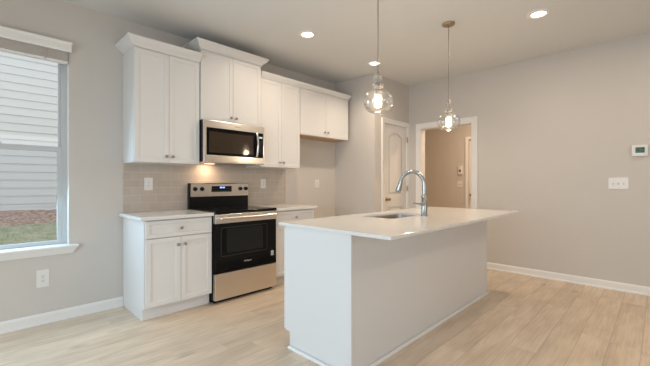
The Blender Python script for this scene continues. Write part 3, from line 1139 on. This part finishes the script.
# ------------------------------------------------------------------ faucet
FX, FY, FZ = 1.763, -2.290, 0.914
fa = thing('faucet', 'brushed steel gooseneck pull-down faucet standing behind the island sink', 'faucet', (FX, FY, FZ))
bm = NB()
lathe(bm, (FX, FY, FZ), [(0, 0.0003), (0.030, 0.0003), (0.031, 0.004), (0.029, 0.009), (0.026, 0.014), (0.0255, 0.10), (0.0245, 0.160), (0.027, 0.164), (0.027, 0.178), (0.022, 0.186), (0.0175, 0.194), (0, 0.196)], (0, 0, 1), 32)
obj('body', bm, M['faucet'], fa, 40)
bm = NB()
RA, top = 0.121, 1.190
pts = [(FX, FY, 1.10), (FX, FY, 1.15), (FX, FY, top)]
for k in range(1, 19):
    t = math.pi * k / 18 * 0.93
    pts.append((FX, FY + RA - RA * math.cos(t), top + RA * math.sin(t)))
l1, l2 = Vector(pts[-1]), Vector(pts[-2])
dv = (l1 - l2).normalized()
tube(bm, pts, 0.0182, 18)
obj('spout', bm, M['faucet'], fa, 50)
bm = NB()
lathe(bm, l1 - dv * 0.004, [(0, 0), (0.019, 0), (0.020, 0.006), (0.0195, 0.010), (0.021, 0.025), (0.027, 0.070), (0.030, 0.094), (0.027, 0.100), (0, 0.098)], dv, 28)
sh = obj('spray_head', bm, M['faucet'], fa, 40)
bm = NB()
cyl(bm, l1 + dv * 0.0963, l1 + dv * 0.0970, 0.019, n=24)
obj('spray_face', bm, M['slot'], sh)
bm = NB()
cyl(bm, (FX - 0.020, FY, 1.020), (FX - 0.044, FY, 1.020), 0.016, 0.015)
tube(bm, [(FX - 0.040, FY, 1.020), (FX - 0.060, FY + 0.002, 1.023), (FX - 0.110, FY + 0.004, 1.029), (FX - 0.185, FY + 0.006, 1.038)], [0.011, 0.0085, 0.007, 0.0065], 14)
obj('lever_handle', bm, M['faucet'], fa, 50)

# ------------------------------------------------------------------ pendants
def pendant(x, y, zc, label):
    """zc: height of the globe's middle"""
    t = thing('pendant_lamp', label, 'pendant lamp', (x, y, HC), 'glass pendants over the island')
    bm = NB()
    lathe(bm, (x, y, HC - 0.0005), [(0, 0), (0.062, 0), (0.063, -0.006), (0.058, -0.016), (0.045, -0.022), (0.012, -0.026), (0.010, -0.038), (0, -0.038)], (0, 0, 1), 36)
    obj('canopy', bm, M['brass'], t, 40)
    zt = zc + 0.222
    obj('stem', cyl(NB(), (x, y, zt - 0.03), (x, y, HC - 0.036), 0.0042, n=12), M['nickel'], t, 50)
    bm = NB()
    lathe(bm, (x, y, 0), [(0, zt + 0.004), (0.012, zt + 0.002), (0.016, zt - 0.008), (0.010, zt - 0.014), (0.007, zt - 0.03), (0.007, zc + 0.150),
                          (0.018, zc + 0.146), (0.021, zc + 0.136), (0.021, zc + 0.085), (0.018, zc + 0.052), (0, zc + 0.052)], (0, 0, 1), 28)
    obj('socket', bm, M['nickel'], t, 40)
    # three-tier blown glass: two small bubbles above a wide globe, open at the foot
    prof = [(0.014, zt)]
    for k in range(1, 12):
        a = math.pi * k / 12
        prof.append((0.013 + 0.022 * math.sin(a), zt - 0.002 - 0.070 * k / 12))
    for k in range(0, 12):
        a = math.pi * k / 12
        prof.append((0.016 + 0.028 * math.sin(a), zt - 0.072 - 0.062 * k / 12))
    zj = zt - 0.134
    for k in range(0, 25):
        a = math.pi * (0.10 + 0.82 * k / 24)
        prof.append((0.112 * math.sin(a) ** 0.85 if k else 0.030, zc + 0.090 * math.cos(a)))
    prof = prof + [(max(0.004, r_ - 0.003), z_) for r_, z_ in reversed(prof)]
    bm = NB()
    lathe(bm, (x, y, 0), prof, (0, 0, 1), 48)
    obj('glass_shade', bm, M['glass'], t, 80)
    bm = NB()
    prof = [(0, zc + 0.074), (0.011, zc + 0.074), (0.012, zc + 0.052), (0.020, zc + 0.047), (0.028, zc + 0.035), (0.030, zc + 0.022), (0.026, zc + 0.009),
            (0.020, zc + 0.002), (0.023, zc - 0.008), (0.029, zc - 0.020), (0.028, zc - 0.032), (0.020, zc - 0.041), (0.008, zc - 0.045), (0, zc - 0.046)]  # lower lobe shaped to mimic the bulb's reflection in the glass globe
    lathe(bm, (x, y, 0), prof, (0, 0, 1), 28)
    obj('bulb', bm, M['bulb'], t, 60)
    d = bpy.data.lights.new('pendant_light', 'POINT')
    d.energy = 10
    d.color = (1.0, 0.78, 0.55)
    d.shadow_soft_size = 0.035
    o = bpy.data.objects.new('pendant_light', d)
    COL.objects.link(o)
    o.location = (x, y, zc - 0.080)
    return t


pendant(1.115, -2.255, 1.825, 'clear glass pendant nearer the range end of the island, its bulb larger in view')
pendant(2.330, -2.255, 1.825, 'clear glass pendant with its metal ceiling canopy in view, hanging before the hall opening')


# ------------------------------------------------------------------ downlights
def down_lamp(x, y, label, power, spread=178):
    t = thing('recessed_light', label, 'ceiling light', (x, y, HC), 'recessed ceiling lights')
    bm = NB()
    lathe(bm, (x, y, HC), [(0.060, -0.0005), (0.098, -0.0005), (0.098, -0.004), (0.090, -0.010), (0.072, -0.012), (0.064, -0.008), (0.060, -0.002), (0.060, -0.0005)], (0, 0, 1), 44)
    obj('trim_ring', bm, M['trim'], t, 40)
    bm = NB()
    lathe(bm, (x, y, HC), [(0, -0.004), (0.058, -0.004), (0.0598, -0.002), (0.0598, -0.0008), (0, -0.0008)], (0, 0, 1), 36)
    obj('lens', bm, M['lens'], t, 40)
    lamp(x, y, power, spread)


def lamp(x, y, power, spread=178):  # lights the visible recessed fixtures and the added unseen fill lamps
    d = bpy.data.lights.new('down_lamp', 'AREA')
    d.shape = 'DISK'
    d.size = 0.11
    d.energy = power
    d.color = (1.0, 0.81, 0.62)
    d.spread = math.radians(spread)
    o = bpy.data.objects.new('down_lamp', d)
    COL.objects.link(o)
    o.location = (x, y, HC - 0.014)


down_lamp(1.50, -1.05, 'recessed ceiling light in front of the tall cabinet above the microwave', 9.5, 158)
down_lamp(2.742, -1.035, 'recessed ceiling light seen just above the pendant near the range', 8, 130)
down_lamp(2.733, -2.956, 'recessed ceiling light nearest the wall with the thermostat', 10.5)
# added warm fill lamps without fixtures, unseen behind the viewpoint
for x, y in ((0.5, -5.0), (1.7, -5.0), (3.4, -4.5)):
    lamp(x, y, 7)
d = bpy.data.lights.new('hall_ceiling_light', 'AREA')
d.shape = 'DISK'
d.size = 0.25
d.energy = 34
d.color = (1.0, 0.72, 0.48)
o = bpy.data.objects.new('hall_ceiling_light', d)
COL.objects.link(o)
o.location = (5.1, -1.9, HC - 0.02)


# ------------------------------------------------------------------ outlets, switches, controls
def wall_plate(name, label, cat, c, w, h, mk, kind, wall_n, group=None):
    """c: (along wall, height); mk: plate matrix maker at the wall surface"""
    loc = mk @ Vector((c[0], c[1], 0))
    t = thing(name, label, cat, loc, group)
    bm = NB()
    plate(bm, [rrect(c[0] - w / 2, c[0] + w / 2, c[1] - h / 2, c[1] + h / 2, 0.005, 3)], 0.006, mk, 0.0015)
    obj('cover_plate', bm, M['plate'], t)
    up = mk @ Matrix.Translation((0, 0, 0.0058))
    if kind == 'duplex':
        for s in (-1, 1):
            bm = NB()
            cz = c[1] + s * 0.020
            plate(bm, [rrect(c[0] - 0.017, c[0] + 0.017, cz - 0.014, cz + 0.014, 0.010, 5)], 0.003, up, 0.0006)
            rc = obj('receptacle', bm, M['plate'], t)
            bm = NB()
            up2 = mk @ Matrix.Translation((0, 0, 0.0086))
            for dx in (-0.0065, 0.0065):
                plate(bm, [rect(c[0] + dx - 0.0013, c[0] + dx + 0.0013, cz - 0.003, cz + 0.007)], 0.0004, up2)
            plate(bm, [rrect(c[0] - 0.0026, c[0] + 0.0026, cz - 0.0105, cz - 0.0055, 0.0024, 3)], 0.0004, up2)
            obj('socket_slots', bm, M['slot'], rc)
        bm = NB()
        plate(bm, [rrect(c[0] - 0.003, c[0] + 0.003, c[1] - 0.003, c[1] + 0.003, 0.0028, 4)], 0.0008, up)
        obj('screw', bm, M['nickel'], t)
    elif kind == 'decora':
        bm = NB()
        plate(bm, [rrect(c[0] - 0.0165, c[0] + 0.0165, c[1] - 0.033, c[1] + 0.033, 0.002, 2)], 0.0032, up, 0.0008)
        rc = obj('receptacle', bm, M['plate'], t)
        up2 = mk @ Matrix.Translation((0, 0, 0.0088))
        for s in (-1, 1):
            bm = NB()
            cz = c[1] + s * 0.018
            for dx in (-0.0065, 0.0065):
                plate(bm, [rect(c[0] + dx - 0.0013, c[0] + dx + 0.0013, cz - 0.003, cz + 0.006)], 0.0004, up2)
            plate(bm, [rrect(c[0] - 0.0024, c[0] + 0.0024, cz - 0.010, cz - 0.0055, 0.002, 3)], 0.0004, up2)
            obj('socket_slots', bm, M['slot'], rc)
    else:
        n = kind
        for k in range(n):
            cx = c[0] + (k - (n - 1) / 2) * 0.046
            bm = NB()
            plate(bm, [rect(cx - 0.005, cx + 0.005, c[1] - 0.012, c[1] + 0.012)], 0.0012, up)
            b2 = mk @ Matrix.Translation((cx, c[1] + 0.004, 0.006)) @ Matrix.Rotation(math.radians(-25), 4, 'X')
            plate(bm, [rect(-0.0038, 0.0038, -0.006, 0.006)], 0.011, b2, 0.001)
            tg = obj('toggle', bm, M['plate'], t)
            bm = NB()
            plate(bm, [rect(cx - 0.0052, cx + 0.0052, c[1] - 0.0122, c[1] - 0.006)], 0.0014, up)
            obj('toggle_slot', bm, M['slot'], tg)
    return t


WB, TB, WRT, WH = at_y(0.0), at_y(-0.008), at_x(XR), at_x(XH)
wall_plate('wall_outlet', 'low white duplex outlet on the wall under the window', 'outlet', (-0.614, 0.391), 0.086, 0.150, WB, 'duplex', None, 'electrical outlets')
wall_plate('wall_outlet', 'white outlet on the backsplash above the counter beside the window', 'outlet', (0.232, 1.198), 0.082, 0.130, TB, 'decora', None, 'electrical outlets')
wall_plate('wall_outlet', 'white outlet on the backsplash past the range controls', 'outlet', (1.661, 1.199), 0.078, 0.122, TB, 'decora', None, 'electrical outlets')
wall_plate('wall_outlet', 'faint white outlet on the bare wall of the refrigerator alcove', 'outlet', (2.672, 1.198), 0.082, 0.122, WB, 'duplex', None, 'electrical outlets')
wall_plate('light_switch', 'white three-toggle switch plate on the long wall below the thermostat', 'light switch', (-3.449, 1.205), 0.172, 0.128, WRT, 3, None, 'switch plates')
wall_plate('light_switch', 'white switch plate on the tan hall wall seen through the opening', 'light switch', (-0.797, 1.186), 0.130, 0.130, WH, 2, None, 'switch plates')

th = thing('thermostat', 'small white thermostat with a green screen on the long wall', 'thermostat', (XR, -3.625, 1.56))
bm = NB()
plate(bm, [rrect(-3.693, -3.562, 1.500, 1.622, 0.012, 5)], 0.026, WRT, 0.005)
obj('housing', bm, M['plate'], th, 40)
bm = NB()
plate(bm, [rrect(-3.668, -3.592, 1.535, 1.596, 0.003, 3)], 0.0012, at_x(XR - 0.0255))
sc_ = obj('screen', bm, M['lcd'], th)
bm = NB()
for y0, y1, z0, z1 in ((-3.622, -3.617, 1.552, 1.580), (-3.610, -3.605, 1.566, 1.580), (-3.622, -3.605, 1.578, 1.582), (-3.662, -3.640, 1.572, 1.588), (-3.660, -3.634, 1.546, 1.551)):
    plate(bm, [rect(y0, y1, z0, z1)], 0.0004, at_x(XR - 0.0266))
obj('screen_digits', bm, M['lcd_dark'], sc_)
bm = NB()
for k in range(3):
    plate(bm, [rrect(-3.584, -3.572, 1.545 + k * 0.018, 1.555 + k * 0.018, 0.003, 3)], 0.002, at_x(XR - 0.0255), 0.0006)
obj('button', bm, M['plate'], th)

ic = thing('hall_thermostat', 'small white wall control with a dark centre on the hall wall above the switch', 'wall control', (XH, -0.805, 1.475))
bm = NB()
plate(bm, [rrect(-0.855, -0.757, 1.385, 1.565, 0.010, 4)], 0.022, WH, 0.004)
obj('housing', bm, M['plate'], ic, 40)
bm = NB()
plate(bm, [rrect(-0.828, -0.782, 1.440, 1.485, 0.006, 4)], 0.0015, at_x(XH - 0.0215))
obj('screen', bm, M['slot'], ic)
